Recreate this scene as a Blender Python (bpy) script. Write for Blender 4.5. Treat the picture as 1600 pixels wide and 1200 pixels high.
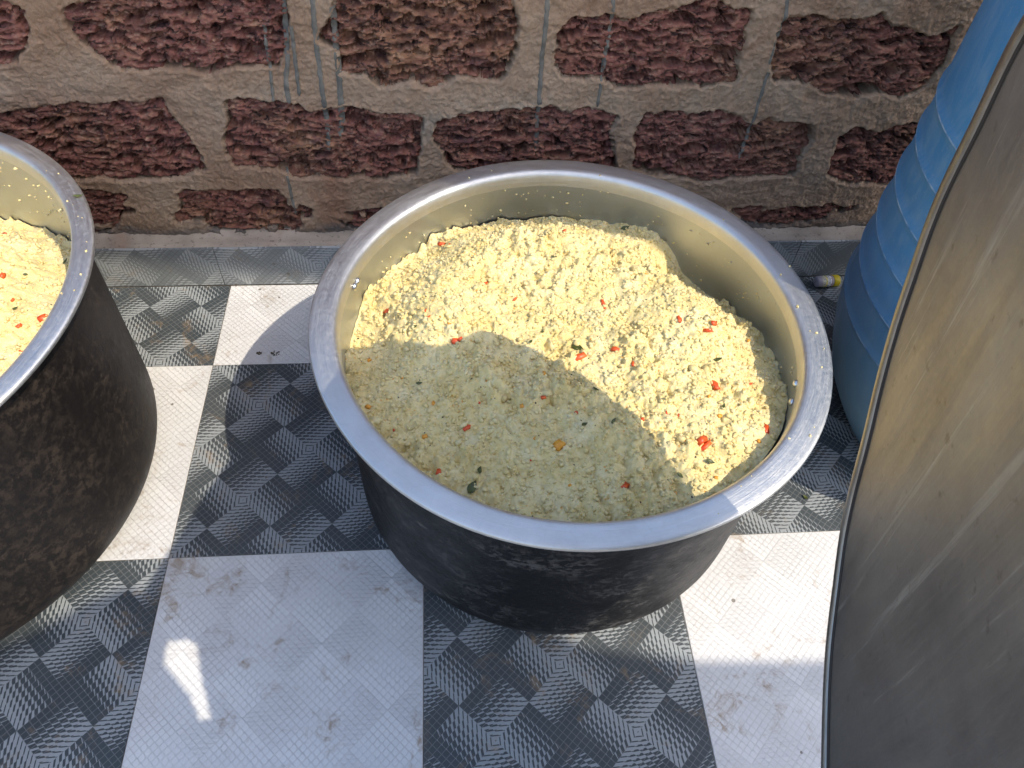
import bpy, bmesh, math, random
import numpy as np
from mathutils import Matrix, Vector

for o in list(bpy.data.objects):
    bpy.data.objects.remove(o, do_unlink=True)
scene = bpy.context.scene
COL = scene.collection
R = math.radians
random.seed(7)

# ------------------------------------------------------------------ camera
F_PX = 1215.76
PITCH, YAW, ROLL = 0.886216696, 0.12087925, 0.0682494404
CAM = np.array([0.0527437269, -0.59386192, 1.14620101])
_f = np.array([math.sin(YAW) * math.cos(PITCH), math.cos(YAW) * math.cos(PITCH), -math.sin(PITCH)])
_r = np.array([math.cos(YAW), -math.sin(YAW), 0.0])
_u = np.cross(_r, _f)
AX_R = _r * math.cos(ROLL) + _u * math.sin(ROLL)
AX_U = -_r * math.sin(ROLL) + _u * math.cos(ROLL)
AX_F = _f
cd = bpy.data.cameras.new('camera')
cam = bpy.data.objects.new('camera', cd)
COL.objects.link(cam)
M = Matrix([[AX_R[i], AX_U[i], -AX_F[i], CAM[i]] for i in range(3)] + [[0, 0, 0, 1]])
cam.matrix_world = M
cd.sensor_width = 36.0
cd.lens = F_PX / 1600 * 36
cd.clip_start = 0.01
cd.clip_end = 500
scene.camera = cam


def ray(u, v):
    return AX_F + AX_R * (u - 800) / F_PX - AX_U * (v - 600) / F_PX


def on_z(u, v, z=0.0):
    d = ray(u, v)
    return CAM + d * ((z - CAM[2]) / d[2])


def on_y(u, v, y):
    d = ray(u, v)
    return CAM + d * ((y - CAM[1]) / d[1])


# ------------------------------------------------------------------ light
SUN = Vector((0.58, -0.446, 1.0)).normalized()
ELEV = math.asin(SUN.z)
AZ = math.atan2(SUN.x, SUN.y)
world = bpy.data.worlds.new('World')
scene.world = world
world.use_nodes = True
wn = world.node_tree
bg = wn.nodes['Background']
sky = wn.nodes.new('ShaderNodeTexSky')
sky.sky_type = 'NISHITA'
sky.sun_disc = False
sky.sun_elevation = ELEV
sky.sun_rotation = AZ
sky.air_density = 1.0
sky.dust_density = 2.0
sky.ozone_density = 1.0
wn.links.new(sky.outputs[0], bg.inputs['Color'])
bg.inputs['Strength'].default_value = 0.15
sl = bpy.data.lights.new('sun', 'SUN')
sl.energy = 2.0
sl.angle = R(0.40)
sl.color = (1.0, 0.90, 0.75)
sun = bpy.data.objects.new('sun', sl)
COL.objects.link(sun)
sun.location = SUN * 8
sun.rotation_euler = SUN.to_track_quat('Z', 'Y').to_euler()
scene.view_settings.view_transform = 'Standard'
scene.view_settings.look = 'None'
scene.view_settings.gamma = 1.0
scene.view_settings.use_curve_mapping = False
scene.view_settings.exposure = 1.3


# ------------------------------------------------------------------ helpers
def tag(o, label=None, cat=None, group=None, kind=None):
    if label: o['label'] = label
    if cat: o['category'] = cat
    if group: o['group'] = group
    if kind: o['kind'] = kind
    return o


def empty(name, loc=(0, 0, 0)):
    o = bpy.data.objects.new(name, None)
    COL.objects.link(o)
    o.location = loc
    o.empty_display_size = 0.1
    return o


def link(name, me, parent=None, loc=(0, 0, 0), rot=(0, 0, 0)):
    o = bpy.data.objects.new(name, me)
    COL.objects.link(o)
    o.location = loc
    o.rotation_euler = rot
    if parent: o.parent = parent
    return o


def mesh(name, verts, faces, mat=None, smooth=False):
    me = bpy.data.meshes.new(name)
    verts = np.asarray(verts, dtype=np.float32)
    if isinstance(faces, np.ndarray):
        n, k = faces.shape
        me.vertices.add(len(verts))
        me.vertices.foreach_set('co', verts.ravel())
        me.loops.add(n * k)
        me.loops.foreach_set('vertex_index', faces.astype(np.int32).ravel())
        me.polygons.add(n)
        me.polygons.foreach_set('loop_start', np.arange(0, n * k, k, dtype=np.int32))
        me.update(calc_edges=True)
        me.validate()
    else:
        me.from_pydata(verts.tolist(), [], faces)
    if mat: me.materials.append(mat)
    if smooth:
        me.polygons.foreach_set('use_smooth', np.ones(len(me.polygons), dtype=bool))
    me.update()
    return me


def lathe(name, prof, mat, seg=144, wob=None):
    """prof: list of (r, z); surface of revolution, open ended"""
    prof = np.array(prof, float)
    th = np.linspace(0, 2 * math.pi, seg, endpoint=False)
    k = len(prof)
    rr = np.repeat(prof[:, 0][:, None], seg, 1)
    zz = np.repeat(prof[:, 1][:, None], seg, 1)
    if wob is not None:
        dr, dz = wob(th[None, :], rr, zz)
        rr = rr + dr; zz = zz + dz
    V = np.stack([rr * np.cos(th), rr * np.sin(th), zz], -1).reshape(-1, 3)
    i, j = np.meshgrid(np.arange(k - 1), np.arange(seg), indexing='ij')
    j2 = (j + 1) % seg
    Fc = np.stack([i * seg + j, i * seg + j2, (i + 1) * seg + j2, (i + 1) * seg + j], -1).reshape(-1, 4)
    return mesh(name, V, Fc, mat, True)


def smooth_prof(pts, n=6):
    """Catmull-Rom through profile points"""
    p = [np.array(q, float) for q in pts]
    p = [2 * p[0] - p[1]] + p + [2 * p[-1] - p[-2]]
    out = []
    for i in range(1, len(p) - 2):
        for t in np.linspace(0, 1, n, endpoint=False):
            a, b, c, d = p[i - 1], p[i], p[i + 1], p[i + 2]
            out.append(0.5 * ((2 * b) + (-a + c) * t + (2 * a - 5 * b + 4 * c - d) * t * t + (-a + 3 * b - 3 * c + d) * t ** 3))
    out.append(p[-2])
    return out


def box(name, sx, sy, sz, mat, bevel=0.0, seg=1):
    bm = bmesh.new()
    bmesh.ops.create_cube(bm, size=1)
    bmesh.ops.scale(bm, vec=(sx, sy, sz), verts=bm.verts)
    if bevel:
        bmesh.ops.bevel(bm, geom=bm.edges, offset=bevel, segments=seg, affect='EDGES', profile=0.5)
    me = bpy.data.meshes.new(name)
    bm.to_mesh(me); bm.free()
    if mat: me.materials.append(mat)
    return me


# numpy noise ---------------------------------------------------------------
_prng = np.random.default_rng(3)
PERM = _prng.permutation(4096)
GRAD = _prng.uniform(0, 2 * math.pi, 4096)
RND = _prng.random((4096, 4))


def _h(i, j, s=0):
    return PERM[(PERM[(PERM[(i + s * 131) & 4095] + j) & 4095] + s * 17) & 4095]


def perlin(x, y, s=0):
    xi = np.floor(x).astype(np.int64); yi = np.floor(y).astype(np.int64)
    xf = x - xi; yf = y - yi
    u = xf ** 3 * (xf * (xf * 6 - 15) + 10); v = yf ** 3 * (yf * (yf * 6 - 15) + 10)

    def g(a, b):
        t = GRAD[_h(xi + a, yi + b, s)]
        return np.cos(t) * (xf - a) + np.sin(t) * (yf - b)
    return 1.5 * ((g(0, 0) * (1 - u) + g(1, 0) * u) * (1 - v) + (g(0, 1) * (1 - u) + g(1, 1) * u) * v)


def fbm(x, y, o=4, s=0, gain=0.5):
    a = 1.0; r = 0; t = 0
    for k in range(o):
        r = r + a * perlin(x * 2 ** k, y * 2 ** k, s + k); t += a; a *= gain
    return r / t


def cells(x, y, s=0, jit=0.9):
    """distance to nearest jittered point, and that cell's random numbers"""
    xi = np.floor(x).astype(np.int64); yi = np.floor(y).astype(np.int64)
    best = np.full(x.shape, 9.0); rn = np.zeros(x.shape + (4,))
    for a in (-1, 0, 1):
        for b in (-1, 0, 1):
            h = _h(xi + a, yi + b, s)
            q = RND[h]
            d = np.hypot(xi + a + .5 + (q[..., 0] - .5) * jit - x, yi + b + .5 + (q[..., 1] - .5) * jit - y)
            m = d < best
            best = np.where(m, d, best); rn = np.where(m[..., None], q, rn)
    return best, rn


def sstep(a, b, x):
    t = np.clip((x - a) / (b - a), 0, 1)
    return t * t * (3 - 2 * t)


# node helper ----------------------------------------------------------------
class NT:
    def __init__(s, name):
        s.m = bpy.data.materials.new(name); s.m.use_nodes = True
        s.t = s.m.node_tree; s.n = s.t.nodes; s.l = s.t.links
        s.b = s.n['Principled BSDF']; s._tc = None

    def put(s, sock, v):
        if hasattr(v, 'is_output') or hasattr(v, 'links'):
            s.l.new(v, sock)
        else:
            if sock.type == 'RGBA' and len(v) == 3: v = (*v, 1)
            sock.default_value = v

    def set(s, **k):
        for a, v in k.items(): s.put(s.b.inputs[a.replace('_', ' ')], v)
        return s

    def math(s, op, a, b=None, c=None, clamp=False):
        n = s.n.new('ShaderNodeMath'); n.operation = op; n.use_clamp = clamp
        for i, v in enumerate((a, b, c)):
            if v is not None: s.put(n.inputs[i], v)
        return n.outputs[0]

    def obj(s):
        if not s._tc: s._tc = s.n.new('ShaderNodeTexCoord')
        return s._tc.outputs['Object']

    def pos(s):
        return s.n.new('ShaderNodeNewGeometry').outputs['Position']

    def map(s, vec, scale=(1, 1, 1), rot=(0, 0, 0), loc=(0, 0, 0)):
        n = s.n.new('ShaderNodeMapping'); s.l.new(vec, n.inputs[0])
        n.inputs['Scale'].default_value = scale; n.inputs['Rotation'].default_value = rot; n.inputs['Location'].default_value = loc
        return n.outputs[0]

    def noise(s, vec, scale=5, detail=4, rough=.5, dist=0.0):
        n = s.n.new('ShaderNodeTexNoise'); s.l.new(vec, n.inputs['Vector'])
        n.inputs['Scale'].default_value = scale; n.inputs['Detail'].default_value = detail
        n.inputs['Roughness'].default_value = rough; n.inputs['Distortion'].default_value = dist
        return n.outputs[0]

    def vor(s, vec, scale=5, out='Distance', feat='F1', rnd=1.0):
        n = s.n.new('ShaderNodeTexVoronoi'); n.feature = feat; s.l.new(vec, n.inputs['Vector'])
        n.inputs['Scale'].default_value = scale; n.inputs['Randomness'].default_value = rnd
        return n.outputs[out]

    def ramp(s, f, stops):
        n = s.n.new('ShaderNodeValToRGB'); s.l.new(f, n.inputs[0])
        e = n.color_ramp.elements
        while len(e) < len(stops): e.new(0.5)
        for q, (p, c) in zip(e, stops):
            q.position = p
            q.color = (c, c, c, 1) if isinstance(c, (int, float)) else (*c, 1)
        return n.outputs[0]

    def mix(s, f, a, b, mode='MIX'):
        n = s.n.new('ShaderNodeMix'); n.data_type = 'RGBA'; n.blend_type = mode
        s.put(n.inputs[0], f); s.put(n.inputs[6], a); s.put(n.inputs[7], b)
        return n.outputs[2]

    def sep(s, vec):
        n = s.n.new('ShaderNodeSeparateXYZ'); s.l.new(vec, n.inputs[0]); return n.outputs

    def comb(s, x, y, z):
        n = s.n.new('ShaderNodeCombineXYZ')
        for i, v in enumerate((x, y, z)): s.put(n.inputs[i], v)
        return n.outputs[0]

    def bump(s, h, strength=.5, dist=.002, normal=None):
        n = s.n.new('ShaderNodeBump'); s.l.new(h, n.inputs['Height'])
        n.inputs['Strength'].default_value = strength; n.inputs['Distance'].default_value = dist
        if normal: s.l.new(normal, n.inputs['Normal'])
        s.l.new(n.outputs[0], s.b.inputs['Normal'])
        return n.outputs[0]


T = 0.4
Y_SK = 0.6186     # face of the skirting tiles
Y_W = 0.655       # face of the laterite wall
SK_H = 0.101


# ------------------------------------------------------------------ floor tiles
def tile_material(name, dark, light, contrast=True, dirt=0.55, bump=0.55, plane='XY'):
    m = NT(name)
    o = m.obj()
    x, y, z = m.sep(o)
    if plane == 'XZ': y = z
    P = 0.35355 * T
    N = 16.0
    k = 1 / math.sqrt(2) / P
    a = m.math('MULTIPLY', m.math('ADD', x, y), k)
    b = m.math('MULTIPLY', m.math('SUBTRACT', x, y), k)
    ha = m.math('ADD', m.math('WRAP', a, 0.5, -0.5), 0)      # -0.5..0.5, light star at 0
    hb = m.math('ADD', m.math('WRAP', b, 0.5, -0.5), 0)
    same = m.math('GREATER_THAN', m.math('MULTIPLY', ha, hb), 0)
    # cells
    ca = m.math('MULTIPLY', a, N); cb = m.math('MULTIPLY', b, N)
    fa = m.math('FRACT', ca); fb = m.math('FRACT', cb)
    ia = m.math('ABSOLUTE', m.math('DIVIDE', m.math('ADD', m.math('FLOOR', m.math('MULTIPLY', ha, N)), .5), N))
    ib = m.math('ABSOLUTE', m.math('DIVIDE', m.math('ADD', m.math('FLOOR', m.math('MULTIPLY', hb, N)), .5), N))

    def lerp(f, p, q):   # f? p : q
        return m.math('ADD', m.math('MULTIPLY', f, p), m.math('MULTIPLY', m.math('SUBTRACT', 1.0, f), q))
    grad = lerp(same, ia, ib)            # 0 at the light star .. 0.5 on a dark arm
    along = lerp(same, fa, fb)
    across = lerp(same, fb, fa)
    amount = m.math('SUBTRACT', .82, m.math('MULTIPLY', grad, 2.05))
    sgn = m.math('SUBTRACT', m.math('MULTIPLY', same, 2.0), 1.0)
    kk = m.math('MULTIPLY', sgn, m.math('SUBTRACT', 0.95, m.math('MULTIPLY', grad, 1.7)))
    skew = m.math('FRACT', m.math('ADD', m.math('ADD', along, 2.0), m.math('MULTIPLY', across, kk)))
    lightcell = m.math('LESS_THAN', skew, amount)
    # grid joints between the little squares
    ga = m.math('ABSOLUTE', m.math('SUBTRACT', fa, .5)); gb = m.math('ABSOLUTE', m.math('SUBTRACT', fb, .5))
    joint = m.math('GREATER_THAN', m.math('MAXIMUM', ga, gb), .44)
    pos = m.pos()
    n1 = m.noise(pos, 9, 5, .6)
    n2 = m.noise(pos, 60, 4, .6)
    if contrast:
        darkc = m.mix(m.math('MULTIPLY', n1, 1.0), tuple(c * .75 for c in dark), tuple(c * 1.35 for c in dark))
        lightc = m.mix(n1, tuple(c * .85 for c in light), tuple(c * 1.12 for c in light))
        c1 = m.mix(joint, darkc, tuple(min(1, c * .40) for c in light))
        col = m.mix(lightcell, c1, lightc)
    else:
        c0 = m.mix(n1, tuple(c * .93 for c in light), tuple(c * 1.06 for c in light))
        c1 = m.mix(m.math('MULTIPLY', joint, m.ramp(m.noise(pos, 14, 3, .6), [(.35, .06), (.7, .40)])), c0, dark)
        col = m.mix(m.math('MULTIPLY', lightcell, .06), c1, tuple(c * .9 for c in light))
    # brown smears and muddy specks with shapes of their own
    d1 = m.noise(m.map(pos, (1, 1, 1), (0, 0, .6)), 10.5, 6, .68, 1.2)
    d2 = m.noise(pos, 46, 4, .7, .8)
    sm = m.math('MULTIPLY', m.ramp(d1, [(.55, 0.0), (.68, 1.0)]), m.ramp(d2, [(.44, 0.0), (.58, 1.0)]))
    col = m.mix(m.math('MULTIPLY', sm, dirt), col, (.27, .18, .095))
    d3 = m.vor(m.map(pos, (1, 1, 1), (0, 0, 1.1)), 26, 'Distance')
    d4 = m.noise(pos, 5.3, 3, .6)
    sp = m.math('MULTIPLY', m.math('LESS_THAN', d3, .085), m.ramp(d4, [(.54, 0.0), (.57, 1.0)]))
    col = m.mix(m.math('MULTIPLY', sp, .75), col, (.10, .075, .045))
    film = m.ramp(m.noise(pos, 3.1, 5, .6, .4), [(.42, 0.0), (.72, 1.0)])
    col = m.mix(m.math('MULTIPLY', film, .10), col, (.30, .27, .22))
    m.set(Base_Color=col, Specular_IOR_Level=.45)
    m.put(m.b.inputs['Roughness'], m.ramp(n2, [(.3, .46), (.7, .62)]))
    hgt = m.math('SUBTRACT', m.math('MULTIPLY', skew, .12), m.math('MULTIPLY', joint, .9))
    hgt = m.math('ADD', hgt, m.math('MULTIPLY', lightcell, .8))
    hgt = m.math('ADD', hgt, m.math('MULTIPLY', n2, .25))
    m.bump(hgt, bump, .0026 if contrast else .0042)
    return m.m


MAT_TD = tile_material('dark_tile', (.036, .045, .050), (.27, .29, .295), True, bump=.7)
MAT_TW = tile_material('white_tile', (.42, .39, .35), (.60, .595, .58), False, bump=1.0, dirt=.75)
MAT_TS = tile_material('skirting_grey', (.17, .185, .19), (.34, .355, .355), True, dirt=.35, plane='XZ', bump=.7)

m = NT('cement_grout')
m.set(Base_Color=m.ramp(m.noise(m.pos(), 40, 5), [(.3, (.10, .09, .075)), (.7, (.24, .21, .17))]), Roughness=.95)
MAT_GROUT = m.m
m = NT('packed_earth')
m.set(Base_Color=m.ramp(m.noise(m.pos(), 2.0, 8, .6), [(.3, (.16, .11, .075)), (.7, (.30, .22, .15))]), Roughness=.95)
m.bump(m.noise(m.pos(), 18, 6, .6), .6, .02)
MAT_EARTH = m.m

g = 60
ground = link('ground', mesh('ground', [(-g, -g, 0), (g, -g, 0), (g, g, 0), (-g, g, 0)], [(0, 1, 2, 3)], MAT_EARTH), loc=(0, 0, -.05))
tag(ground, 'brown packed earth spreading beyond the tiled floor', 'ground', kind='structure')
X0, X1, J0 = -5, 6, -5
fl = box('floor', (X1 - X0) * T, Y_SK + .03 - J0 * T, .045, MAT_GROUT)
floor = link('floor', fl, loc=((X0 + X1) / 2 * T, (Y_SK + .03 + J0 * T) / 2, -.0015 - .0225))
tag(floor, 'checkerboard floor of embossed white and dark grey tiles', 'floor', kind='structure')
GAP = .0011
full = {}
for key, mt in (('d', MAT_TD), ('w', MAT_TW)):
    full[key] = box('tile', T - GAP, T - GAP, .008, mt, .0007)
    full[key + 'c'] = box('tile', T - GAP, Y_SK - T - GAP - .0015, .008, mt, .0007)
for i in range(X0, X1):
    for j in range(J0, 2):
        key = 'd' if (i + j) % 2 else 'w'
        yc = (j + .5) * T
        if j == 1:
            key += 'c'; yc = (T + Y_SK - .0015) / 2
        o = link('tile', full[key], floor, (0, 0, 0))
        o.matrix_parent_inverse = floor.matrix_world.inverted()
        o.location = ((i + .5) * T, yc, -.004 + random.uniform(-.00025, .00025))
        o.matrix_parent_inverse = Matrix.Translation(-floor.location)

# ------------------------------------------------------------------ laterite wall
BLOCKS = [
    [(-60, 15), (-10, 8), (30, 18), (38, 40), (32, 70), (20, 92), (-20, 100), (-60, 95)],
    [(102, 25), (130, 10), (160, -14), (300, -24), (430, -12), (446, 30), (447, 65), (430, 100), (380, 100), (320, 112), (280, 102), (220, 107), (190, 105), (145, 82), (130, 70)],
    [(505, 65), (525, 25), (530, 0), (560, -20), (660, -30), (780, -18), (800, 10), (806, 45), (803, 80), (780, 124), (720, 118), (675, 132), (645, 127), (595, 132), (575, 115), (535, 108), (530, 75)],
    [(875, 55), (900, 35), (945, 30), (975, 40), (1010, 30), (1050, 22), (1100, 5), (1115, 0), (1130, 15), (1170, 25), (1160, 50), (1150, 100), (1145, 125), (1100, 131), (1050, 132), (1000, 130), (965, 135), (945, 120), (880, 120), (875, 100)],
    [(1220, 55), (1235, 35), (1280, 32), (1330, 37), (1375, 30), (1400, 50), (1450, 65), (1495, 47), (1480, 90), (1450, 130), (1410, 150), (1375, 145), (1340, 147), (1285, 142), (1270, 132), (1215, 122), (1210, 100)],
    [(-30, 185), (0, 180), (50, 172), (120, 170), (230, 165), (250, 158), (268, 190), (280, 205), (300, 230), (312, 262), (270, 275), (200, 280), (130, 275), (40, 278), (-20, 270)],
    [(360, 165), (375, 160), (465, 167), (480, 180), (540, 172), (590, 180), (660, 187), (650, 240), (645, 270), (600, 275), (540, 277), (470, 275), (450, 265), (400, 260), (370, 260), (357, 220)],
    [(680, 215), (695, 190), (740, 180), (800, 178), (865, 172), (890, 185), (915, 175), (960, 185), (950, 210), (957, 250), (960, 268), (880, 276), (780, 274), (720, 262), (700, 250)],
    [(1000, 200), (1015, 182), (1050, 180), (1080, 185), (1120, 180), (1160, 190), (1180, 200), (1200, 192), (1235, 197), (1270, 200), (1267, 220), (1245, 250), (1240, 270), (1220, 275), (1180, 272), (1125, 280), (1080, 280), (1050, 270), (1020, 272), (995, 260)],
    [(1315, 220), (1335, 207), (1375, 210), (1400, 200), (1430, 195), (1560, 195), (1600, 215), (1590, 270), (1540, 290), (1460, 282), (1395, 285), (1330, 285), (1295, 272)],
    [(40, 305), (130, 300), (195, 310), (203, 330), (180, 350), (145, 362), (60, 360)],
    [(260, 320), (290, 302), (350, 300), (430, 305), (450, 320), (490, 328), (485, 345), (450, 362), (350, 364), (320, 345), (280, 347)],
    [(530, 342), (545, 334), (600, 330), (760, 328), (800, 345), (760, 365), (620, 364), (560, 360)],
    [(1150, 332), (1190, 325), (1230, 327), (1250, 318), (1310, 314), (1332, 325), (1300, 340), (1215, 352), (1170, 347)],
    [(1400, 330), (1460, 318), (1600, 322), (1640, 340), (1560, 356), (1440, 354)],
]
polys = []
for pl in BLOCKS:
    polys.append(np.array([[on_y(u, v, Y_W)[0], on_y(u, v, Y_W)[2]] for u, v in pl]))
# the courses go on outside the picture
rb = random.Random(5)
p1 = polys[2].mean(0); p2 = polys[6].mean(0)
PW, PH = 0.405, p1[1] - p2[1]
for row in range(0, 5):
    zc = p2[1] + (row - 1) * PH if row else p2[1] - PH
    for k in range(-5, 7):
        xc = (p1[0] if row % 2 == 0 else p2[0]) + k * PW * .92
        if row in (0, 1, 2) and -1.0 < xc < 1.3 and row < 3:
            pass
        if row <= 2 and any(abs(q.mean(0)[0] - xc) < PW * .62 and abs(q.mean(0)[1] - zc) < PH * .62 for q in polys[:15]):
            continue
        if row == 0 or zc - .09 < SK_H + .02:
            continue
        w, h = .155 + rb.uniform(-.02, .01), .070 + rb.uniform(-.012, .008)
        pts = []
        for t in np.linspace(0, 2 * math.pi, 18, endpoint=False):
            ca, sa = math.cos(t), math.sin(t)
            s_ = 1 / max(abs(ca), abs(sa)) ** .85
            pts.append((xc + w * ca * s_ * rb.uniform(.93, 1.05), zc + h * sa * s_ * rb.uniform(.9, 1.05)))
        polys.append(np.array(pts))


def axis(lo, a, b, hi, fine, coarse):
    return np.concatenate([np.arange(lo, a, coarse), np.arange(a, b, fine), np.arange(b, hi + coarse * .5, coarse)])


XW0, XW1, ZW1 = -2.0, 2.4, 0.96
xs = axis(XW0, -.72, 1.12, XW1, .0018, .012)
zs = axis(SK_H - .012, SK_H - .01, .64, ZW1, .0018, .012)
GX, GZ = np.meshgrid(xs, zs, indexing='xy')
warp = .010 * fbm(GX * 22, GZ * 22, 3, 11) + .004 * fbm(GX * 90, GZ * 90, 3, 17)
sdbest = np.full(GX.shape, -1.0); owner = np.full(GX.shape, -1)
for k, pl in enumerate(polys):
    lo = pl.min(0) - .05; hi = pl.max(0) + .05
    ix = np.where((xs >= lo[0]) & (xs <= hi[0]))[0]; iz = np.where((zs >= lo[1]) & (zs <= hi[1]))[0]
    if len(ix) < 2 or len(iz) < 2: continue
    sl_ = (slice(iz[0], iz[-1] + 1), slice(ix[0], ix[-1] + 1))
    X, Z = GX[sl_], GZ[sl_]
    dmin = np.full(X.shape, 9.0); ins = np.zeros(X.shape, bool)
    for a, b in zip(pl, np.roll(pl, -1, 0)):
        e = b - a
        t = np.clip(((X - a[0]) * e[0] + (Z - a[1]) * e[1]) / (e @ e), 0, 1)
        dmin = np.minimum(dmin, np.hypot(X - a[0] - t * e[0], Z - a[1] - t * e[1]))
        c1 = (a[1] > Z) != (b[1] > Z)
        with np.errstate(divide='ignore', invalid='ignore'):
            ins ^= c1 & (X < (b[0] - a[0]) * (Z - a[1]) / (b[1] - a[1]) + a[0])
    sd = np.where(ins, dmin, -dmin)
    m_ = sd > sdbest[sl_]
    sdbest[sl_] = np.where(m_, sd, sdbest[sl_]); owner[sl_] = np.where(m_, k, owner[sl_])
sdw = sdbest + warp + .0080
sdw = sdw - .022 * sstep(.0, .35, fbm(GX * 16, GZ * 26, 3, 15)) * sstep(.21, .17, GZ)      # lowest course smeared over
# mortar: trowelled, gritty
hm = .0060 * fbm(GX * 9, GZ * 9, 4, 21) + .0038 * fbm(GX * 42, GZ * 46, 3, 23) + .0022 * fbm(GX * 150, GZ * 150, 2, 27)
crumb = sstep(.15, .45, fbm(GX * 7, GZ * 7, 3, 29)) * (.0075 * np.abs(fbm(GX * 60, GZ * 60, 3, 31)))
crumb *= sstep(.42, .58, GZ) + .25
hm = hm + crumb
# laterite: flaky, pitted, drawn out along the bed
wx = GX + .012 * fbm(GX * 14, GZ * 14, 2, 41); wz = GZ + .010 * fbm(GX * 14, GZ * 14, 2, 43)
fl1 = fbm(wx * 24, wz * 78, 4, 45, .55)
rid = 1 - 2 * np.abs(fbm(wx * 17, wz * 60, 3, 47))
hb = -.005 + .0042 * fl1 + .0022 * rid + .0028 * fbm(GX * 190, GZ * 260, 2, 49)
for (sx, sz, s, dep, frac) in ((14, 50, 51, .026, .24), (24, 68, 52, .026, .40), (42, 100, 53, .019, .48), (85, 170, 54, .009, .5)):
    d, q = cells(wx * sx, wz * sz, s)
    rad = .25 + .30 * q[..., 3] + .10 * fbm(wx * sx * 1.7, wz * sz * 1.7, 2, s + 60)
    hb = hb - np.where(q[..., 2] < frac, dep * sstep(rad, rad * .78, d), 0)
hb = hb - .006 * sstep(.5, .0, sdw / .02)           # edges of a block lie deeper, under the mortar
wgt = sstep(-.0010, .0048, sdw)
hgt = hm * (1 - wgt) + hb * wgt
# the mortar is feathered and lifts a little at the edge it breaks along
hgt = hgt + .0014 * np.exp(-((sdw + .003) / .003) ** 2) * sstep(-.3, .3, fbm(GX * 60, GZ * 60, 2, 57))
VW = np.stack([GX, Y_W - hgt, GZ], -1).reshape(-1, 3)
nz, nx = GX.shape
ii, jj = np.meshgrid(np.arange(nz - 1), np.arange(nx - 1), indexing='ij')
FW = np.stack([ii * nx + jj, ii * nx + jj + 1, (ii + 1) * nx + jj + 1, (ii + 1) * nx + jj], -1).reshape(-1, 4)
fsd = .25 * (sdw[:-1, :-1] + sdw[1:, :-1] + sdw[:-1, 1:] + sdw[1:, 1:])
fow = np.where(fsd > .0040, owner[:-1, :-1], -1).ravel()


def sub_mesh(name, faces, mat):
    u, inv = np.unique(faces.ravel(), return_inverse=True)
    return mesh(name, VW[u], inv.reshape(-1, 4), mat, True)


def laterite_material():
    m = NT('laterite')
    p = m.pos()
    st = m.map(p, (1, 1, 2.6))
    n1 = m.noise(st, 17, 6, .62, .5)
    n2 = m.noise(st, 70, 5, .65, .3)
    n3 = m.noise(p, 3.3, 3, .5)
    c = m.ramp(n1, [(.28, (.090, .036, .030)), (.45, (.195, .074, .056)), (.58, (.27, .115, .082)), (.72, (.40, .22, .135))])
    c2 = m.ramp(n1, [(.30, (.090, .045, .033)), (.48, (.20, .090, .056)), (.60, (.29, .145, .080)), (.74, (.38, .23, .13))])
    c = m.mix(m.ramp(n3, [(.50, 0.0), (.62, 1.0)]), c, c2)
    c = m.mix(m.ramp(n2, [(.52, 0.0), (.70, .8)]), c, (.40, .25, .17))
    c = m.mix(m.ramp(m.noise(p, 34, 4, .6), [(.58, 0.0), (.68, .55)]), c, (.12, .060, .065))
    # black-brown iron mottles of laterite, also standing in for the dark of shaded pits
    mo = m.noise(m.map(p, (1, 1, 2.3), (0, .12, 0)), 46, 4, .62, 1.1)
    c = m.mix(m.ramp(mo, [(.36, .92), (.45, 0.0)]), c, (.020, .011, .010))
    m.set(Base_Color=c, Roughness=.88, Specular_IOR_Level=.3)
    m.bump(m.noise(st, 260, 5, .7), .7, .0016)
    return m.m


def mortar_material():
    m = NT('mortar')
    p = m.pos()
    n1 = m.noise(p, 6.5, 6, .6, .4)
    n2 = m.noise(p, 90, 5, .7)
    n3 = m.noise(p, 420, 3, .7)
    c = m.ramp(n1, [(.30, (.30, .180, .112)), (.48, (.40, .268, .175)), (.62, (.44, .318, .218)), (.76, (.45, .36, .265))])
    c = m.mix(m.ramp(n2, [(.35, .40), (.60, 0.0)]), c, (.22, .14, .095))
    c = m.mix(m.ramp(n3, [(.50, 0.0), (.75, .40)]), c, (.45, .36, .26))
    rust = m.ramp(m.noise(m.map(p, (1, 1, .6)), 4.2, 4, .6, .8), [(.60, 0.0), (.72, .5)])
    c = m.mix(rust, c, (.26, .125, .075))
    # grey cement slurry splashed along the foot of the wall, ragged top edge
    z = m.sep(p)[2]
    foot = m.math('ADD', z, m.math('MULTIPLY', m.math('SUBTRACT', m.noise(m.map(p, (1, 1, 2)), 13, 5, .65), .5), .09))
    c = m.mix(m.ramp(foot, [(.108, .85), (.135, 0.0)]), c, (.115, .112, .108))
    m.set(Base_Color=c, Roughness=.93, Specular_IOR_Level=.25)
    h = m.math('ADD', n3, m.math('MULTIPLY', n2, 2.2))
    m.bump(h, 1.0, .0026)
    return m.m


MAT_LAT = laterite_material()
MAT_MORTAR = mortar_material()
wall = empty('laterite_wall', (0.2, Y_W, 0))
tag(wall, 'rough wall of pitted red laterite blocks set in brown mortar', 'wall')


def wpart(name, me):
    o = link(name, me, wall)
    o.matrix_parent_inverse = Matrix.Translation((-.2, -Y_W, 0))
    return o


wpart('mortar', sub_mesh('mortar', FW[fow == -1], MAT_MORTAR))
for k in range(len(polys)):
    fk = FW[fow == k]
    if len(fk) > 6:
        wpart('laterite_block', sub_mesh('laterite_block', fk, MAT_LAT))
core = box('wall_core', XW1 - XW0, .2, ZW1 + .05, MAT_MORTAR)
o = wpart('wall_core', core); o.location = ((XW0 + XW1) / 2, Y_W + .14 + .1, (ZW1 - .05) / 2)
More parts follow.
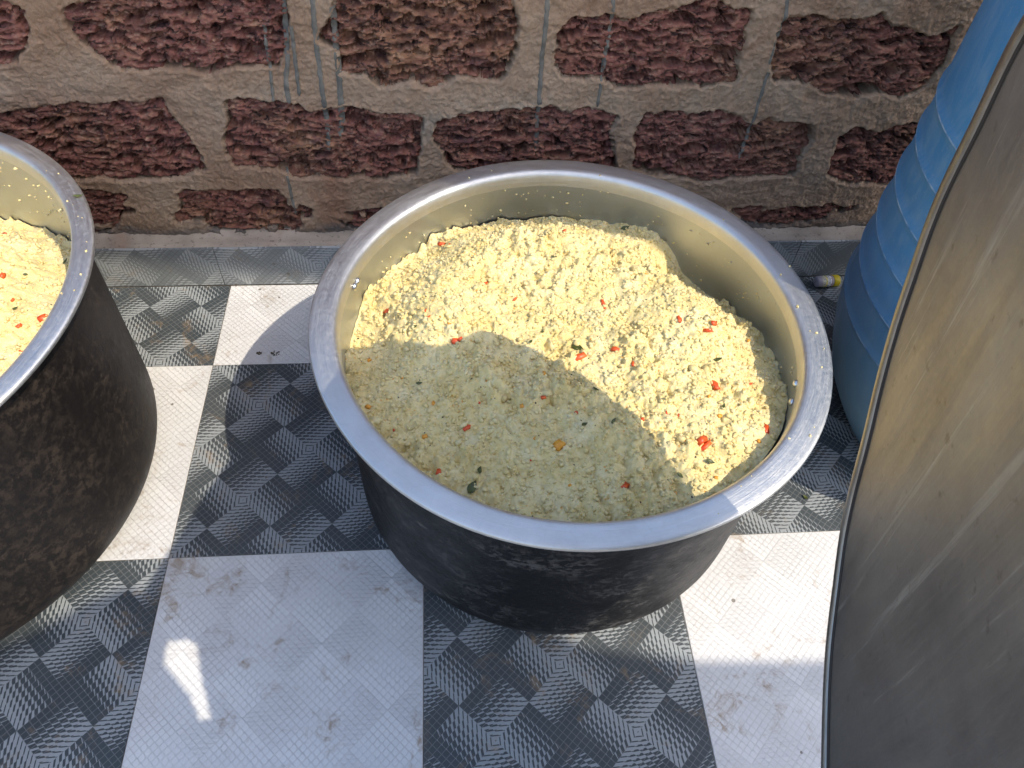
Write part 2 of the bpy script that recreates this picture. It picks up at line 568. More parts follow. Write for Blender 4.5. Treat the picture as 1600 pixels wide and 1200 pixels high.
# cement fillet on top of the skirting
nseg = 300
xs2 = np.linspace(XW0, XW1, nseg)
rows = []
for (yy, zz, am) in ((Y_SK + .0015, SK_H - .09, 0), (Y_SK + .0015, SK_H - .004, .0008), (Y_SK + .004, SK_H + .0008, .0012), (Y_SK + .016, SK_H + .002, .002), (Y_SK + .030, SK_H + .003, .003), (Y_SK + .040, SK_H + .008, .004), (Y_SK + .06, SK_H + .012, .004)):
    nn = fbm(xs2 * 14, np.full(nseg, yy * 60), 4, 61)
    rows.append(np.stack([xs2, yy + 0 * xs2, zz + am * nn], -1))
rows = np.array(rows)
a_, b_ = np.meshgrid(np.arange(len(rows) - 1), np.arange(nseg - 1), indexing='ij')
FL = np.stack([a_ * nseg + b_, a_ * nseg + b_ + 1, (a_ + 1) * nseg + b_ + 1, (a_ + 1) * nseg + b_], -1).reshape(-1, 4)
m = NT('cement_ledge')
p = m.pos()
c = m.ramp(m.noise(p, 11, 6, .6), [(.30, (.20, .165, .130)), (.52, (.34, .285, .225)), (.7, (.42, .355, .285))])
c = m.mix(m.ramp(m.noise(p, 5, 4, .6, .6), [(.54, 0.0), (.66, .6)]), c, (.33, .19, .13))
c = m.mix(m.ramp(m.noise(p, 130, 3, .6), [(.58, 0.0), (.66, .6)]), c, (.10, .085, .07))
m.set(Base_Color=c, Roughness=.85)
m.bump(m.noise(p, 240, 4, .7), .4, .001)
MAT_LEDGE = m.m
wpart('cement_ledge', mesh('cement_ledge', rows.reshape(-1, 3), FL, MAT_LEDGE, True))
skm = box('skirting_tile', T - .0012, .008, SK_H - .003, MAT_TS, .0008)
for i in range(X0, X1):
    o = wpart('skirting_tile', skm)
    o.location = ((i + .47) * T, Y_SK - .002 + .004, .0015 + (SK_H - .003) / 2)


# cement drips that ran down the wall: thin raised ribbons that follow its surface
def h_at(x, z):
    i = np.clip(np.searchsorted(xs, x), 1, nx - 1); j = np.clip(np.searchsorted(zs, z), 1, nz - 1)
    return hgt[j, i]


m = NT('grey_cement_drip')
m.set(Base_Color=m.ramp(m.noise(m.pos(), 60, 4), [(.3, (.085, .083, .070)), (.7, (.20, .185, .155))]), Roughness=.8)
MAT_DRIP = m.m
DRIPS = [([(440, -30), (445, 30), (449, 90), (447, 130), (452, 160)], 3.6), ([(455, 40), (462, 100), (468, 150)], 2.8),
         ([(486, -30), (491, 30), (497, 90), (505, 150), (511, 200), (514, 238)], 3.6), ([(519, 10), (524, 70), (530, 120), (534, 180), (532, 214)], 4.2),
         ([(412, 40), (416, 80), (424, 120), (428, 160)], 2.4), ([(447, 265), (455, 300), (462, 335)], 2.2),
         ([(858, -30), (853, 40), (846, 100), (842, 160), (837, 235)], 3.4), ([(962, -30), (955, 40), (946, 90), (941, 120), (934, 168)], 2.6),
         ([(1238, -30), (1226, 30), (1212, 70), (1202, 100)], 2.6), ([(1200, 112), (1190, 145), (1180, 180), (1168, 220), (1155, 250)], 2.6)]
for pts, hw in DRIPS:
    q = np.array([on_y(u, v, Y_W)[[0, 2]] for u, v in pts])
    t = np.linspace(0, len(q) - 1, 90)
    px = np.interp(t, np.arange(len(q)), q[:, 0]); pz = np.interp(t, np.arange(len(q)), q[:, 1])
    px = px + .0015 * fbm(pz * 60, pz * 0 + hw, 3, 71)
    wd = hw * .00115 * (1 + .45 * fbm(pz * 90, pz * 0 + hw * 3, 3, 73)) * sstep(-.01, .06, 1 - t / t[-1] + .02)
    V = []
    for s_, lift in ((-1, .0006), (-.5, .0019), (.5, .0019), (1, .0006)):
        xx = px + s_ * wd
        base = np.maximum(h_at(xx, pz), -.011)
        base = np.convolve(np.pad(base, 2, 'edge'), np.ones(5) / 5, 'valid')
        V.append(np.stack([xx, Y_W - base - lift, pz], -1))
    V = np.array(V)
    a_, b_ = np.meshgrid(np.arange(3), np.arange(89), indexing='ij')
    Fd = np.stack([a_ * 90 + b_, (a_ + 1) * 90 + b_, (a_ + 1) * 90 + b_ + 1, a_ * 90 + b_ + 1], -1).reshape(-1, 4)
    wpart('cement_drip', mesh('cement_drip', V.reshape(-1, 3), Fd, MAT_DRIP, True))


# ------------------------------------------------------------------ metals
def polar(m):
    x, y, z = m.sep(m.obj())
    r = m.math('SQRT', m.math('ADD', m.math('MULTIPLY', x, x), m.math('MULTIPLY', y, y)))
    a = m.math('ARCTAN2', y, x)
    return a, r, x, y, z


def aluminium(name, base, r0, r1, ring=True, tint=None):
    m = NT(name)
    a, r, x, y, z = polar(m)
    # fine turning marks run round the pot
    v = m.comb(m.math('MULTIPLY', x, 14), m.math('MULTIPLY', y, 14), m.math('MULTIPLY', m.math('ADD', r, z), 420))
    n1 = m.noise(v, 1.0, 4, .7)
    n2 = m.noise(m.obj(), 22, 6, .62)
    n3 = m.noise(m.obj(), 160, 4, .7)
    col = m.mix(n2, tuple(c * .80 for c in base), tuple(min(1, c * 1.12) for c in base))
    if tint: col = m.mix(m.ramp(n2, [(.45, 0.0), (.72, .7)]), col, tint)
    scr = m.vor(m.map(m.obj(), (1, 1, 1), (.3, .2, .5)), 34, 'Distance', 'DISTANCE_TO_EDGE')
    col = m.mix(m.math('MULTIPLY', m.math('LESS_THAN', scr, .010), .07), col, tuple(c * .45 for c in base))
    m.set(Base_Color=col, Metallic=1.0)
    rr = m.math('ADD', m.math('MULTIPLY', n1, .5), m.math('MULTIPLY', n3, .5))
    m.put(m.b.inputs['Roughness'], m.ramp(rr, [(.3, r0), (.7, r1)]))
    h = m.math('ADD', n1, m.math('MULTIPLY', n3, .6))
    m.bump(h, .5, .0008)
    return m.m


def soot(name, black, worn, amount, streak=(1, 1, 1)):
    m = NT(name)
    o = m.obj()
    n1 = m.noise(m.map(o, streak), 9, 6, .62, .4)
    n2 = m.noise(m.map(o, streak), 75, 5, .72, .3)
    n3 = m.noise(o, 300, 3, .6)
    z = m.sep(o)[2]
    patch = m.math('MULTIPLY', m.ramp(n1, [(.50 - amount, 0.0), (.72 - amount, 1.0)]), m.ramp(n2, [(.46, 0.0), (.58, 1.0)]))
    c = m.mix(n1, black, tuple(k * 2.0 for k in black))
    c = m.mix(m.math('MULTIPLY', patch, .85), c, worn)
    c = m.mix(m.ramp(n3, [(.68, 0.0), (.74, .8)]), c, tuple(k * 1.6 for k in worn))
    m.set(Base_Color=c, Specular_IOR_Level=.28)
    m.put(m.b.inputs['Roughness'], m.ramp(n2, [(.3, .40), (.7, .62)]))
    m.bump(m.math('ADD', n2, m.math('MULTIPLY', n3, .5)), .35, .0012)
    return m.m


MAT_RIM = aluminium('rim_aluminium', (.67, .66, .63), .34, .60)
MAT_INNER = aluminium('inner_aluminium', (.52, .555, .61), .30, .48, tint=(.46, .48, .50))
MAT_RIVET = aluminium('rivet_aluminium', (.72, .73, .74), .22, .34)
MAT_SOOT = soot('soot_black', (.0030, .0030, .0032), (.095, .088, .082), .045, (1, 1, 1.6))
MAT_SOOT2 = soot('soot_brown', (.0065, .0052, .0045), (.042, .031, .023), .10)


def make_pot(name, C, H, Ro, ri, rt, rb, q, outer_mat, label, dent=0.0):
    root = empty(name, (C[0], C[1], 0))
    tag(root, label, 'cooking pot')
    ph = random.uniform(0, 6)

    def wob(th, r, z):
        k = dent * np.sin(2 * th + ph) + .5 * dent * np.sin(5 * th + 1.3 * ph)
        return k * sstep(.05, .3, z), .6 * dent * np.sin(3 * th + ph) * sstep(H - .05, H, z)
    outer = [(.001, .0025), (rb - q - .02, .0025), (rb - q, .0)]
    for t in np.linspace(0, math.pi / 2, 14)[1:]:
        outer.append((rb - q + q * math.sin(t), q - q * math.cos(t)))
    for t in np.linspace(0, 1, 12)[1:]:
        outer.append((rb + (rt - rb) * t, q + (H - .014 - q) * t))
    link('outer_wall', lathe('outer_wall', outer, outer_mat, 160, wob), root)
    rim = smooth_prof([(rt + .0, H - .017), (rt + .0045, H - .0105), (Ro - .005, H - .0085), (Ro - .0005, H - .0065), (Ro + .0002, H - .003), (Ro - .003, H + .0002),
                       ((Ro + ri) / 2, H + .0010), (ri + .0075, H + .0004), (ri + .0020, H - .0035), (ri, H - .012), (ri - .0008, H - .024)], 5)
    link('rim', lathe('rim', rim, MAT_RIM, 200, wob), root)
    inner = [(ri - .0008, H - .024)]
    for t in np.linspace(0, 1, 10)[1:]:
        inner.append((ri - .0008 + (rb - .006 - ri) * t, H - .024 + (q + .004 - H + .024) * t))
    for t in np.linspace(math.pi / 2, 0, 8)[1:]:
        inner.append((rb - q - .006 + q * math.sin(t), q + .004 - q * math.cos(t)))
    inner.append((.001, .006))
    link('inner_wall', lathe('inner_wall', inner, MAT_INNER, 160, wob), root)
    return root


def add_rivets(root, ri, spots, H):
    prof = [(.0058, 0), (.0056, .0012), (.0046, .0028), (.0028, .0039), (.0002, .0043)]
    me = lathe('rivet', prof, MAT_RIVET, 16)
    for a, z in spots:
        o = link('rivet', me, root)
        o.location = (ri * math.cos(a), ri * math.sin(a), z)
        o.rotation_euler = (0, R(-90), a)


C1 = (.216, .141); H1 = .388
pot = make_pot('cooking_pot', C1, H1, .352, .314, .322, .316, .066, MAT_SOOT, 'wide sooty black pot with broad bright rim, filled with meal, beside the blue drum', .0019)
C2 = (-.806, .148); H2 = .438
pot2 = make_pot('cooking_pot', C2, H2, .397, .366, .3725, .371, .085, MAT_SOOT2, 'taller brown-black sooty pot with narrow rim, away from the blue drum', .0010)
RIV = []
for u, v in ((556, 415), (554, 441), (564, 487), (1243, 598), (1236, 628)):
    d = ray(u, v); p = CAM[:2] - np.array(C1); rr = .3115
    a = d[:2] @ d[:2]; b = 2 * p @ d[:2]; k = p @ p - rr * rr
    t = (-b + math.sqrt(max(0, b * b - 4 * a * k))) / (2 * a)
    P = CAM + t * d
    RIV.append((math.atan2(P[1] - C1[1], P[0] - C1[0]), min(max(P[2], .30), .36)))
add_rivets(pot, .3125, RIV, H1)


# ------------------------------------------------------------------ the cooked meal
def meal_material():
    m = NT('semolina_meal')
    p = m.pos()
    n1 = m.noise(p, 26, 5, .6)
    n2 = m.noise(p, 150, 4, .65)
    v = m.vor(p, 260, 'Color')
    c = m.ramp(n1, [(.30, (.59, .465, .185)), (.5, (.645, .53, .245)), (.70, (.68, .585, .325))])
    c = m.mix(m.ramp(n2, [(.50, 0.0), (.74, .55)]), c, (.69, .625, .41))
    c = m.mix(m.ramp(n2, [(.26, .40), (.42, 0.0)]), c, (.54, .40, .16))
    # herb and spice specks
    d = m.vor(p, 150, 'Distance'); g_ = m.noise(p, 45, 2, .5)
    c = m.mix(m.math('MULTIPLY', m.math('LESS_THAN', d, .20), m.ramp(g_, [(.58, 0.0), (.64, .55)])), c, (.22, .21, .07))
    d2 = m.vor(m.map(p, (1, 1, 1), (.5, .7, .2)), 118, 'Distance'); g2 = m.noise(m.map(p, (1, 1, 1), (1, 0, 0)), 38, 2, .5)
    c = m.mix(m.math('MULTIPLY', m.math('LESS_THAN', d2, .19), m.ramp(g2, [(.56, 0.0), (.62, .8)])), c, (.60, .30, .06))
    m.set(Base_Color=c, Roughness=.62, Specular_IOR_Level=.35)
    m.b.inputs['Subsurface Weight'].default_value = .45
    m.b.inputs['Subsurface Radius'].default_value = (.008, .006, .003)
    h = m.math('ADD', m.math('MULTIPLY', m.vor(p, 420, 'Distance'), -1.0), m.math('MULTIPLY', n2, .7))
    m.bump(h, .40, .0012)
    return m.m


MAT_MEAL = meal_material()
m = NT('carrot'); m.set(Base_Color=m.ramp(m.noise(m.obj(), 180, 3), [(.3, (.52, .045, .012)), (.7, (.72, .13, .018))]), Roughness=.4); MAT_CARROT = m.m
m = NT('yellow_carrot'); m.set(Base_Color=m.ramp(m.noise(m.obj(), 180, 3), [(.3, (.60, .24, .02)), (.7, (.75, .36, .04))]), Roughness=.45); MAT_LENTIL = m.m
m = NT('curry_leaf'); m.set(Base_Color=m.ramp(m.noise(m.obj(), 120, 3), [(.3, (.030, .040, .006)), (.7, (.085, .095, .016))]), Roughness=.45); MAT_LEAF = m.m
m = NT('mustard_seed'); m.set(Base_Color=(.030, .022, .014), Roughness=.5); MAT_SEED = m.m


def meal_height(Cc, rin, zb, zc, s, dents=()):
    """returns height function; zb: list of (deg, z at the pot wall)"""
    ang = np.radians([a for a, _ in zb]); zz = np.array([z for _, z in zb])
    o = np.argsort(ang); ang = ang[o]; zz = zz[o]
    ang = np.concatenate([[ang[-1] - 2 * math.pi], ang, [ang[0] + 2 * math.pi]]); zz = np.concatenate([[zz[-1]], zz, [zz[0]]])

    def f(x, y, fine=True):
        dx, dy = x - Cc[0], y - Cc[1]
        r = np.hypot(dx, dy) / rin; th = np.arctan2(dy, dx)
        edge = np.interp(th, ang, zz) + .012 * fbm(np.cos(th) * 6 + 3, np.sin(th) * 6, 3, s + 13)
        base = edge + (zc - edge) * sstep(1.02, .52, r)
        base = base + .016 * fbm(x * 7, y * 7, 3, s) * sstep(1.05, .8, r)
        for (u, v, rad, dz) in dents:
            base = base + dz * np.exp(-((x - u) ** 2 + (y - v) ** 2) / rad ** 2)
        if not fine: return base
        flat = sstep(-.15, .25, fbm(x * 9, y * 9, 2, s + 5))          # some parts pressed smoother by the ladle
        wx_ = x + .004 * fbm(x * 60, y * 60, 2, s + 7); wy_ = y + .004 * fbm(x * 60 + 9, y * 60, 2, s + 8)
        d1, q1 = cells(wx_ * 50, wy_ * 50, s + 1)
        d2, q2 = cells(wx_ * 150, wy_ * 150, s + 2)
        d3, q3 = cells(wx_ * 320, wy_ * 320, s + 3)
        h = .0150 * (.55 - d1) * (.35 + q1[..., 2]) + .0050 * (.55 - d2) * (.35 + q2[..., 2]) + .0018 * (.55 - d3) * (.5 + q3[..., 2])
        h = h + .0075 * fbm(x * 36, y * 36, 3, s + 9) - .006 * sstep(.15, .5, fbm(x * 80, y * 80, 2, s + 10))
        d0, q0 = cells(wx_ * 21 + 3, wy_ * 21, s + 4)
        h = h + .016 * (.5 - d0) * q0[..., 2] ** 2
        return base + h * (.45 + .65 * flat)
    return f


def make_meal(name, Cc, rin, hf, step, label, group):
    g_ = np.arange(-rin - step, rin + 2 * step, step)
    X, Y = np.meshgrid(g_ + Cc[0], g_ + Cc[1])
    # gentle stretch so that the border follows the pot wall exactly
    rr = np.hypot(X - Cc[0], Y - Cc[1])
    k = np.where(rr > rin, rin / np.maximum(rr, 1e-6), 1.0)
    Xc = Cc[0] + (X - Cc[0]) * k; Yc = Cc[1] + (Y - Cc[1]) * k
    Z = hf(Xc, Yc)
    n = X.shape[0]
    keep = rr < rin + step * 1.5
    V = np.stack([Xc - Cc[0], Yc - Cc[1], Z], -1).reshape(-1, 3)
    a, b = np.meshgrid(np.arange(n - 1), np.arange(n - 1), indexing='ij')
    Fq = np.stack([a * n + b, a * n + b + 1, (a + 1) * n + b + 1, (a + 1) * n + b], -1)
    kk = keep[:-1, :-1] & keep[1:, :-1] & keep[:-1, 1:] & keep[1:, 1:]
    Fq = Fq[kk]
    u, inv = np.unique(Fq.ravel(), return_inverse=True)
    root = empty(name, (Cc[0], Cc[1], .25))
    tag(root, label, 'food', group)
    o = link('meal_surface', mesh('meal_surface', V[u], inv.reshape(-1, 4), MAT_MEAL, True), root, (0, 0, -.25))
    return root


def blob_cloud(pts, sizes, seed=1, squash=.75):
    """many little irregular lumps in one mesh"""
    rg = np.random.default_rng(seed)
    bm = bmesh.new(); bmesh.ops.create_icosphere(bm, subdivisions=1, radius=1)
    bm.verts.ensure_lookup_table()
    bv = np.array([v.co[:] for v in bm.verts]); bf = np.array([[v.index for v in f.verts] for f in bm.faces]); bm.free()
    n = len(pts); nv = len(bv)
    V = bv[None] * (1 + .28 * rg.standard_normal((n, nv, 1)).clip(-1.5, 1.5))
    sc = rg.uniform(.65, 1.35, (n, 1, 3)) * np.array([1, 1, squash])
    an = rg.uniform(0, 2 * math.pi, n); cs, sn = np.cos(an)[:, None], np.sin(an)[:, None]
    V = V * sc
    V = np.stack([V[..., 0] * cs - V[..., 1] * sn, V[..., 0] * sn + V[..., 1] * cs, V[..., 2]], -1) * np.asarray(sizes)[:, None, None] + np.asarray(pts)[:, None, :]
    Fa = (bf[None] + (np.arange(n) * nv)[:, None, None]).reshape(-1, 3)
    return V.reshape(-1, 3), Fa


def hit(hf, u, v, z0=.36):
    z = z0
    for _ in range(12):
        P = on_z(u, v, z); z = float(hf(np.array([P[0]]), np.array([P[1]]), False)[0])
    P = on_z(u, v, z)
    z = float(hf(np.array([P[0]]), np.array([P[1]]))[0])
    return np.array([P[0], P[1], z])


def chunk(seed, L, W, Hh):
    rg = np.random.default_rng(seed)
    bm = bmesh.new(); bmesh.ops.create_cube(bm, size=1)
    bmesh.ops.subdivide_edges(bm, edges=bm.edges, cuts=1, use_grid_fill=True)
    for v in bm.verts:
        c = np.array(v.co[:]); n_ = np.linalg.norm(c)
        c = c * (1 - .30 * (n_ - .5)) * (1 + .16 * rg.standard_normal())
        v.co = (c[0] * L, c[1] * W, c[2] * Hh)
    me = bpy.data.meshes.new('chunk'); bm.to_mesh(me); bm.free()
    me.polygons.foreach_set('use_smooth', np.ones(len(me.polygons), dtype=bool))
    return me


def leaf_mesh(L, W, seed):
    rg = np.random.default_rng(seed)
    n = 9; V = []
    bend = rg.uniform(-.25, .25)
    for s_ in (0, 1):
        for i in range(n):
            t = i / (n - 1)
            w = W * .5 * (math.sin(math.pi * t ** .8) ** .9) if 0 < t < 1 else 0.0003
            for q in (-1, -.5, 0, .5, 1):
                V.append(((t - .5) * L, q * w + bend * L * (t - .5) ** 2, .16 * W * abs(q) + .25 * L * (t - .5) ** 2 - s_ * .0006))
    Fx = []
    for s_ in (0, 1):
        for i in range(n - 1):
            for q in range(4):
                a = s_ * n * 5 + i * 5 + q
                Fx.append((a, a + 5, a + 6, a + 1) if s_ == 0 else (a, a + 1, a + 6, a + 5))
    for i in range(n - 1):
        for q in (0, 4):
            a = i * 5 + q; b = n * 5 + a
            Fx.append((a, a + 5, b + 5, b) if q == 4 else (a, b, b + 5, a + 5))
    return mesh('curry_leaf', V, Fx, MAT_LEAF, True)


ZB = [(-180, .318), (-177, .312), (-165, .335), (-150, .348), (-120, .352), (-90, .352), (-60, .352), (-37, .345), (-23, .328), (-10, .306), (9, .290), (20, .262), (28, .256), (36, .258), (43, .262), (47, .285), (54, .318), (65, .308), (79, .298), (100, .293), (115, .305), (122, .312), (134, .303), (148, .308), (160, .312), (168, .300), (174, .296)]
RIN1 = .3118
hf1 = meal_height(C1, RIN1, ZB, .368, 101, dents=((.20, .36, .10, .014), (.05, .30, .07, .008), (.01, .16, .06, .014), (.40, .29, .05, -.014), (.20, .10, .10, -.010), (.40, .14, .06, .012), (.40, -.02, .07, .008)))
meal1 = make_meal('cooked_meal', C1, RIN1, hf1, .00165, 'pale yellow crumbly cooked meal with carrot bits heaped in the pot beside the blue drum', 'heaps of cooked meal in pots')
RIN2 = .3635
hf2 = meal_height(C2, RIN2, [(-180, .36), (-90, .37), (-60, .375), (-30, .365), (0, .345), (20, .325), (40, .305), (60, .285), (80, .272), (110, .28), (150, .33)], .392, 151)
meal2 = make_meal('cooked_meal', C2, RIN2, hf2, .0021, 'pale yellow cooked meal in the taller brown-black pot, away from the drum', 'heaps of cooked meal in pots')


def in_part(root, Cc, name, me, P, rot):
    o = link(name, me, root)
    o.location = (P[0] - Cc[0], P[1] - Cc[1], P[2] - .25)
    o.rotation_euler = rot
    return o


rg = np.random.default_rng(12)


def scatter_crumbs(root, Cc, rin, hf, n, seed):
    rg_ = np.random.default_rng(seed)
    r = rin * .985 * np.sqrt(rg_.random(n)); a = rg_.uniform(0, 2 * math.pi, n)
    x = Cc[0] + r * np.cos(a); y = Cc[1] + r * np.sin(a)
    z = hf(x, y)
    s_ = .0008 + .0030 * rg_.random(n) ** 2.6
    V, Fa = blob_cloud(np.stack([x - Cc[0], y - Cc[1], z - .25 + s_ * .25], -1), s_, seed)
    o = link('crumbs', mesh('crumbs', V, Fa, MAT_MEAL, True), root)
    tag(o, kind='stuff')
    nc = n // 9
    r = rin * .96 * np.sqrt(rg_.random(nc)); a = rg_.uniform(0, 2 * math.pi, nc)
    x = Cc[0] + r * np.cos(a); y = Cc[1] + r * np.sin(a); z = hf(x, y)
    s_ = .0022 + .0034 * rg_.random(nc) ** 2.2
    V, Fa = blob_cloud(np.stack([x - Cc[0], y - Cc[1], z - .25 - s_ * .15], -1), s_, seed + 3, .8)
    o = link('clumps', mesh('clumps', V, Fa, MAT_MEAL, True), root)
    tag(o, kind='stuff')
    n2 = n // 70
    r = rin * .97 * np.sqrt(rg_.random(n2)); a = rg_.uniform(0, 2 * math.pi, n2)
    x = Cc[0] + r * np.cos(a); y = Cc[1] + r * np.sin(a); z = hf(x, y)
    V, Fa = blob_cloud(np.stack([x - Cc[0], y - Cc[1], z - .25 + .0003], -1), .0007 + .0007 * rg_.random(n2), seed + 1)
    o = link('mustard_seeds', mesh('mustard_seeds', V, Fa, MAT_SEED, True), root)
    tag(o, kind='stuff')


scatter_crumbs(meal1, C1, RIN1, hf1, 11000, 31)
scatter_crumbs(meal2, C2, RIN2, hf2, 8000, 41)

CAR1 = [(606, 482, 9), (690, 385, 8), (702, 386, 4), (757, 443, 5), (713, 535, 7), (720, 533, 4), (905, 560, 9), (942, 476, 7), (961, 547, 7), (1061, 500, 6), (1106, 517, 7), (1113, 512, 6), (1117, 602, 8), (1170, 605, 5), (1095, 691, 9), (1102, 698, 8), (1138, 697, 5), (1197, 672, 7), (848, 626, 5), (900, 648, 4), (729, 672, 5), (733, 668, 4), (686, 741, 7), (975, 760, 8), (882, 362, 5), (1060, 650, 4), (1004, 655, 4), (830, 719, 4), (988, 571, 5), (665, 486, 3), (671, 497, 3), (804, 471, 4), (749, 631, 3), (616, 675, 3), (1040, 651, 4)]
for i, (u, v, s_) in enumerate(CAR1):
    P = hit(hf1, u, v); L = s_ * .00115
    me = chunk(200 + i, L * rg.uniform(.9, 1.9), L * rg.uniform(.45, .95), L * .6); me.materials.append(MAT_CARROT)
    in_part(meal1, C1, 'carrot_piece', me, P + np.array([0, 0, L * .12]), (rg.uniform(-.5, .5), rg.uniform(-.4, .4), rg.uniform(0, 3)))
YEL1 = [(873, 698, 12), (677, 632, 5), (664, 687, 5), (815, 637, 5), (1124, 651, 5), (1107, 622, 4), (577, 566, 4), (576, 637, 5), (702, 509, 4), (1118, 748, 4), (1186, 690, 4), (836, 687, 4), (850, 590, 4), (1009, 430, 4), (1168, 536, 4), (760, 600, 3), (628, 590, 3), (890, 760, 3), (1056, 770, 4)]
for i, (u, v, s_) in enumerate(YEL1):
    P = hit(hf1, u, v); L = s_ * .00112
    me = chunk(300 + i, L * rg.uniform(.9, 1.3), L * .8, L * .6); me.materials.append(MAT_LENTIL)
    in_part(meal1, C1, 'lentil', me, P + np.array([0, 0, L * .15]), (rg.uniform(-.4, .4), rg.uniform(-.4, .4), rg.uniform(0, 3)))
LEAF1 = [(903, 545, 15, -.7), (737, 766, 17, 1.1), (976, 359, 13, .4), (1148, 483, 16, -.4), (1120, 566, 10, .2), (958, 660, 8, .9), (912, 668, 8, .6), (1076, 497, 7, .3), (655, 603, 7, .2), (1108, 725, 9, -.3), (829, 540, 6, 1.0), (648, 513, 6, .2), (1262, 780, 5, 0), (749, 737, 9, 1.4), (865, 408, 7, 0), (848, 520, 6, .8), (1130, 636, 6, 1.2), (930, 612, 7, -.7), (1062, 745, 7, -.9)]
for i, (u, v, s_, rz) in enumerate(LEAF1):
    if (u, v) == (1262, 780): continue
    P = hit(hf1, u, v); L = s_ * .00125
    in_part(meal1, C1, 'curry_leaf', leaf_mesh(L, L * .5, 400 + i), P + np.array([0, 0, .0022]), (rg.uniform(-.5, .5), rg.uniform(-.3, .3), rz))
for i, (u, v, s_) in enumerate([(8, 372, 11), (67, 497, 9), (5, 435, 9), (37, 556, 6), (32, 512, 5), (20, 470, 4)]):
    P = hit(hf2, u, v, .39); L = s_ * .00115
    me = chunk(500 + i, L * 1.2, L * .8, L * .6); me.materials.append(MAT_CARROT)
    in_part(meal2, C2, 'carrot_piece', me, P + np.array([0, 0, L * .12]), (rg.uniform(-.4, .4), rg.uniform(-.4, .4), rg.uniform(0, 3)))
for i, (u, v, s_, rz) in enumerate([(104, 412, 9, 1.4), (24, 482, 6, .5), (42, 432, 5, .2)]):
    P = hit(hf2, u, v, .38); L = s_ * .00125
    in_part(meal2, C2, 'curry_leaf', leaf_mesh(L, L * .5, 520 + i), P + np.array([0, 0, .003]), (rg.uniform(-.4, .4), rg.uniform(-.3, .3), rz))


for i in range(34):       # the rest of the heap, beyond the picture's edge
    rr_ = RIN2 * .93 * math.sqrt(rg.random()); aa_ = rg.uniform(.35 * math.pi, 1.75 * math.pi)
    x_, y_ = C2[0] + rr_ * math.cos(aa_), C2[1] + rr_ * math.sin(aa_)
    L = rg.uniform(.004, .011)
    me = chunk(540 + i, L * 1.3, L * .8, L * .6); me.materials.append(MAT_CARROT)
    in_part(meal2, C2, 'carrot_piece', me, np.array([x_, y_, float(hf2(np.array([x_]), np.array([y_]))[0]) + L * .12]), (rg.uniform(-.4, .4), rg.uniform(-.4, .4), rg.uniform(0, 3)))


# crumbs stuck on the rims and inner walls
def stuck(root, Cc, ri, Ro, H, n_w, n_r, a_lo, a_hi, seed):
    rg_ = np.random.default_rng(seed)
    a = np.concatenate([rg_.uniform(a_lo, a_hi, n_w), rg_.uniform(a_lo - .7, a_hi - .6, n_r)])
    r = np.concatenate([np.full(n_w, ri - .0022), rg_.uniform(ri + .006, Ro - .005, n_r)])
    z = np.concatenate([rg_.uniform(H - .12, H - .022, n_w), np.full(n_r, H + .0014)])
    s_ = .0008 + .0018 * rg_.random(n_w + n_r) ** 2.5
    V, Fa = blob_cloud(np.stack([r * np.cos(a), r * np.sin(a), z], -1), s_, seed, .8)
    o = link('stuck_crumbs', mesh('stuck_crumbs', V, Fa, MAT_MEAL, True), root)
    tag(o, kind='stuff')


stuck(pot, C1, .3125, .352, H1, 170, 22, -.5, 2.6, 61)
stuck(pot2, C2, .3645, .397, H2, 110, 14, .2, 1.8, 62)
P = on_z(122, 306, H2 + .0035)
o = link('herb_flake', leaf_mesh(.014, .004, 77), pot2)
o.location = (P[0] - C2[0], P[1] - C2[1], P[2]); o.rotation_euler = (.3, 0, .1)

# ------------------------------------------------------------------ blue drum
m = NT('blue_plastic')
p = m.obj()
a, r, x, y, z = polar(m)
n1 = m.noise(p, 6, 6, .6, .4); n2 = m.noise(m.map(p, (1, 1, .35)), 32, 6, .7, .6); n3 = m.noise(p, 190, 3, .6)
c = m.mix(n1, (.050, .190, .36), (.075, .255, .45))
c = m.mix(m.ramp(n2, [(.46, 0.0), (.72, .5)]), c, (.26, .36, .44))
low = m.math('ADD', z, m.math('MULTIPLY', m.math('SUBTRACT', n1, .5), .30))
c = m.mix(m.ramp(low, [(.14, .70), (.52, .0)]), c, (.20, .29, .33))
c = m.mix(m.ramp(n3, [(.62, 0.0), (.72, .35)]), c, (.30, .36, .40))
m.set(Base_Color=c, Specular_IOR_Level=.4)
m.put(m.b.inputs['Roughness'], m.ramp(n2, [(.3, .40), (.7, .6)]))
m.bump(m.math('ADD', n2, n3), .12, .001)
MAT_BLUE = m.m
m = NT('scuffed_blue_edge'); m.set(Base_Color=m.ramp(m.noise(m.obj(), 50, 4), [(.35, (.06, .19, .36)), (.65, (.34, .43, .50))]), Roughness=.55); MAT_SCUFF = m.m
CD = (.985, .21)
dp = [(.001, .006), (.165, .006), (.180, 0), (.198, .006), (.214, .03), (.232, .06), (.254, .10), (.2715, .15), (.284, .20), (.2900, .24)]
RIBZ = [.27, .335, .402, .470, .538, .600]
prof = list(dp)
for zr in RIBZ:
    prof += [(.2915, zr - .016), (.2920, zr - .010), (.2938, zr - .0045), (.2950, zr - .0015), (.2950, zr + .0015), (.2938, zr + .0045), (.2920, zr + .010), (.2915, zr + .016)]
prof += [(.2915, .66), (.2905, .78), (.286, .83), (.270, .865), (.245, .88), (.240, .905), (.243, .92), (.236, .925), (.001, .925)]
drum = empty('plastic_drum', (CD[0], CD[1], 0))
tag(drum, 'ribbed blue plastic drum, dusty towards its rounded foot, by the wall', 'drum')
link('barrel', lathe('barrel', prof, MAT_BLUE, 128), drum)
